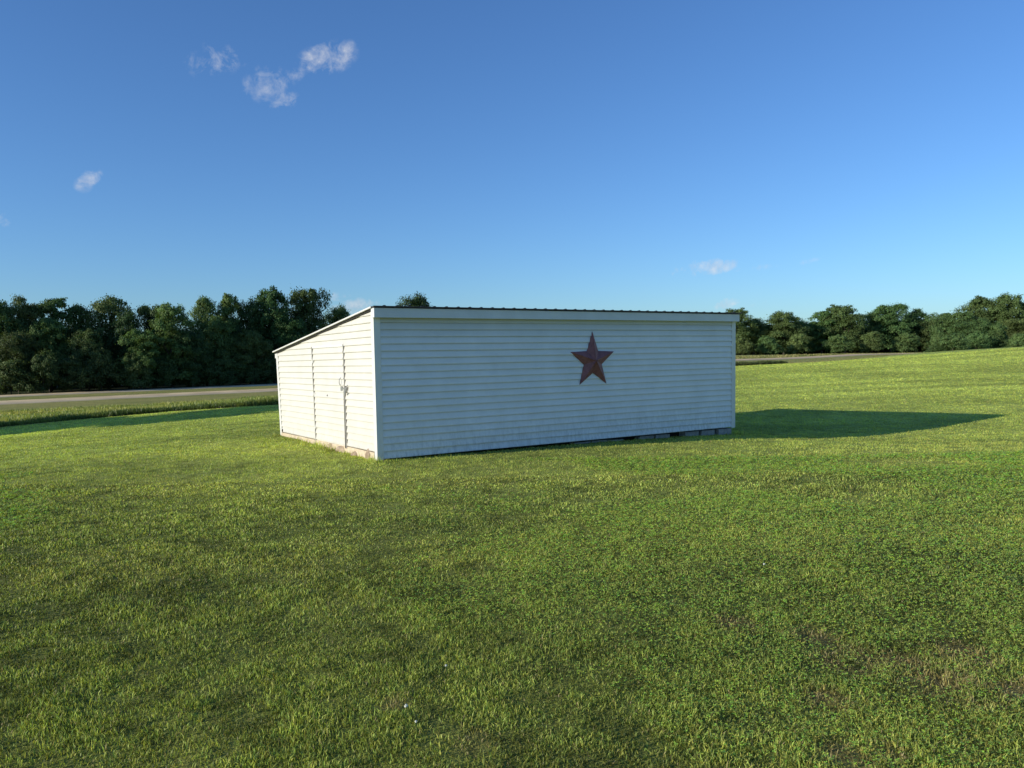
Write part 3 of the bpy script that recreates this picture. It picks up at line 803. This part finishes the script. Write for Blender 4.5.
Rt = [
 (733, 309, 40, 285, 'broad', 0, 'dark tree just clear of the right shed corner'),
 (754, 319, 40, 290, 'broad', 1, 'low dark tree second from the right shed corner'),
 (784, 313, 48, 285, 'broad', 2, 'broad tree with domed top between shed and field'),
 (806, 320, 34, 295, 'broad', 3, 'lower tree between the domed and the twin-topped tree'),
 (822, 309, 32, 290, 'tall', 0, 'left crown of the tall twin-topped pair'),
 (845, 305, 46, 288, 'broad', 0, 'right rounded crown of the tall twin-topped pair'),
 (868, 313, 32, 298, 'open', 1, 'thin tree with sky gaps in the middle of the right treeline'),
 (891, 303, 46, 292, 'broad', 3, 'highest rounded tree of the middle right treeline'),
 (916, 310, 34, 296, 'broad', 1, 'dark tree right of the highest rounded one'),
 (934, 318, 30, 290, 'broad', 2, 'low dark tree in the dip of the right treeline'),
 (956, 311, 52, 175, 'broad', 3, 'spreading lighter tree left of the tall right-hand clump'),
 (984, 297, 46, 178, 'broad', 0, 'left round crown of the tall clump near the right edge'),
 (1008, 296, 46, 174, 'broad', 2, 'middle crown of the tall clump near the right edge'),
 (1034, 300, 50, 176, 'broad', 1, 'crown cut by the right edge of the photo'),
 (972, 320, 44, 168, 'broad', 1, 'shorter tree in front of the right-hand clump'),
 (1018, 318, 40, 166, 'broad', 3, 'shorter tree under the right edge crown')]
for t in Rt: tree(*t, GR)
GS2 = 'bushes along the right field edge'
for (a, b_, c_, d_, v_, lb) in [
 (938, 328, 18, 150, 0, 'bright green slim bush at the left end of the field edge clump'),
 (952, 334, 40, 146, 1, 'grey green round bush at the left end of the field edge clump'),
 (998, 323, 30, 155, 2, 'pale green pointed bush below the tall clump'),
 (1020, 334, 26, 150, 0, 'low bush at the right edge of the photo'),
 (975, 332, 30, 152, 1, 'dark low bush in the middle of the field edge clump'),
 (768, 336, 26, 262, 1, 'low bush below the domed tree'), (742, 337, 24, 258, 2, 'low bush beside the right shed corner'),
 (798, 334, 26, 268, 0, 'low bush between the domed tree and the twin tops'), (838, 335, 28, 270, 2, 'low bush below the twin-topped pair'),
 (872, 332, 26, 274, 0, 'low bush below the thin tree'), (906, 333, 28, 276, 1, 'low bush below the highest rounded tree')]:
    tree(a, b_, c_, d_, 'shrub', v_, lb, GS2, cat='shrub')
# the wood behind the first row, too dense to count: dark leaves down to the ground
def wood(name, n, pts, depth, hmax, size, label, tone=.55):
    g = np.random.default_rng(77); pts = np.array(pts, float)
    seg = np.r_[0, np.cumsum(np.hypot(*np.diff(pts, axis=0).T))]
    s_ = g.random(n)*seg[-1]; x = np.interp(s_, seg, pts[:,0]); y = np.interp(s_, seg, pts[:,1]) + depth*g.random(n)
    hz = hmax*(.55+.55*fbm(x*.11, y*.05, 3)); z = ground(x, y)+hz*g.random(n)
    P = np.stack([x, y, z], -1); Nn = g.normal(size=(n, 3)); Nn /= np.linalg.norm(Nn, axis=1)[:,None]
    a = np.cross(Nn, g.normal(size=(n, 3))); a /= np.linalg.norm(a, axis=1)[:,None]; b = np.cross(Nn, a)
    sc = size*(.6+.8*g.random(n)); a *= sc[:,None]; b *= (sc*.65)[:,None]
    V = np.stack([P-a, P-b, P+a, P+b], 1).reshape(-1, 3)
    C = tone*np.array([.038,.058,.020])*(.6+.7*g.random(n))[:,None]
    o = link(name, quads_np(name, V, np.arange(n*4).reshape(-1, 4), False, np.repeat(C, 4, 0)), M['leaf'])
    tag(o, label, 'woodland', kind='stuff')
wood('woodland', 42000, [(-100,92),(-62,108),(-30,137),(0,160),(20,178)], 16, 9.5, .36, 'dark woodland mass behind the first row of roadside trees')
wood('woodland', 36000, [(60,300),(110,302),(190,304)], 20, 12, .75, 'dark woodland mass behind the trees across the field')
wood('woodland', 14000, [(104,188),(120,190),(150,194)], 12, 8, .5, 'dark woodland mass behind the tall right-hand clump')
# evergreen added out of view past the left edge to throw the long lawn shadow
tree(0, 0, 0, 0, 'column', 0, 'unseen columnar evergreen added beyond the left edge to cast the long shadow', None, 0.3, None, 'tree', (-31.8, 19.7, 9.2, 8.4))

# ------------------------------------------------------------------ light and sky
SUN_EL, SUN_AZ = R(16.2), math.atan2(-.90, -.44)        # azimuth from +Y towards +X
sd = Vector((math.sin(SUN_AZ)*math.cos(SUN_EL), math.cos(SUN_AZ)*math.cos(SUN_EL), math.sin(SUN_EL)))
sl = bpy.data.lights.new('sun', 'SUN'); so = bpy.data.objects.new('sun', sl); COL.objects.link(so)
sl.energy = 5.0; sl.angle = R(.5); sl.color = (1.0, .915, .78)
so.rotation_euler = sd.to_track_quat('Z', 'Y').to_euler(); so.location = sd*200
w = bpy.data.worlds.new('World'); scene.world = w; w.use_nodes = True
nt = w.node_tree; N = nt.nodes; L = nt.links; bg = N['Background']
sky = N.new('ShaderNodeTexSky'); sky.sky_type = 'NISHITA'; sky.sun_disc = False
sky.sun_elevation = SUN_EL; sky.sun_rotation = SUN_AZ; sky.air_density = 1.0; sky.dust_density = .35; sky.ozone_density = 2.5
SKY_STR = .125
hs = N.new('ShaderNodeHueSaturation'); hs.inputs['Saturation'].default_value = 1.0; L.new(mixc(nt, 1.0, sky.outputs[0], (.62, .925, 1.34), 'MULTIPLY'), hs.inputs['Color'])
dirv = N.new('ShaderNodeTexCoord').outputs['Generated']
nz = noise(nt, 42, 8, .68, dirv); nz.inputs['Distortion'].default_value = .5
nb = noise(nt, 95, 5, .6, dirv)
nmix = math_n(nt, 'MULTIPLY_ADD', nb.outputs['Fac'], .30, math_n(nt, 'MULTIPLY', nz.outputs['Fac'], .90))
tot = None
def dotn(v):
    d = N.new('ShaderNodeVectorMath'); d.operation = 'DOT_PRODUCT'; L.new(dirv, d.inputs[0]); d.inputs[1].default_value = v; return d.outputs['Value']
CLOUDS = [  # px, py, half length, half height (px), tilt, density, softness
 (197,64,10,9,.9,.42),(219,61,23,11,.25,.56),(212,49,8,6,-.6,.34),(247,87,8,8,.9,.38),(268,84,20,15,.35,.54),(284,101,13,8,.3,.70),(297,74,20,6,.6,.46),(327,58,25,13,.30,.84),(343,52,14,6,.7,.66),
 (90,178,10,6,.55,1.2),(83,185,7,6,.3,.55),(6,219,8,6,.2,.8),(338,296,11,5,.1,1.15),(354,306,22,7,.15,1.2),(714,267,20,7,.12,1.5),(704,267,15,8,.1,1.2),(684,271,16,4,.05,.6),(728,303,12,5,.3,1.1),(806,262,12,2.5,.2,.4),(757,268,22,3,.05,.3),(762,303,14,2.5,.2,.3)]
for (px, py, a, b_, tilt, den) in CLOUDS:
    c = ray(px, py); e1 = Vector((c.y, -c.x, 0)).normalized(); e2 = e1.cross(c).normalized()
    f1 = e1*math.cos(tilt)+e2*math.sin(tilt); f2 = -e1*math.sin(tilt)+e2*math.cos(tilt)
    u = math_n(nt, 'MULTIPLY', dotn(f1), F_PX/a/1.25); v = math_n(nt, 'MULTIPLY', dotn(f2), F_PX/b_/1.25)
    rr = math_n(nt, 'ADD', math_n(nt, 'MULTIPLY', u, u), math_n(nt, 'MULTIPLY', v, v))
    front = math_n(nt, 'GREATER_THAN', dotn(c), .5)
    mk = math_n(nt, 'MULTIPLY', math_n(nt, 'SUBTRACT', 1.0, rr, clamp=True), den)
    mk = math_n(nt, 'MULTIPLY', mk, front)
    tot = mk if tot is None else math_n(nt, 'MAXIMUM', tot, mk)
al = math_n(nt, 'MULTIPLY', math_n(nt, 'SUBTRACT', math_n(nt, 'MULTIPLY_ADD', tot, .42, math_n(nt, 'MULTIPLY_ADD', nmix, 2.2, -.66)), .74), 1.0, clamp=True)
al = math_n(nt, 'MULTIPLY', al, math_n(nt, 'MULTIPLY', tot, 2.0, clamp=True))
cl = ramp(nt, nb.outputs['Fac'], [(.35, (.62,.68,.80)), (.65, (.90,.91,.94))]).outputs[0]
cl = mixc(nt, 1.0, cl, (.86/SKY_STR,)*3, 'MULTIPLY')
L.new(mixc(nt, math_n(nt, 'MULTIPLY', al, .85), hs.outputs[0], cl), bg.inputs['Color'])
bg.inputs['Strength'].default_value = SKY_STR

scene.view_settings.view_transform = 'Standard'; scene.view_settings.look = 'None'
scene.view_settings.exposure = 0; scene.view_settings.gamma = 1
scene.cycles.max_bounces = 6; scene.cycles.diffuse_bounces = 3; scene.cycles.transmission_bounces = 3
scene.cycles.use_denoising = True
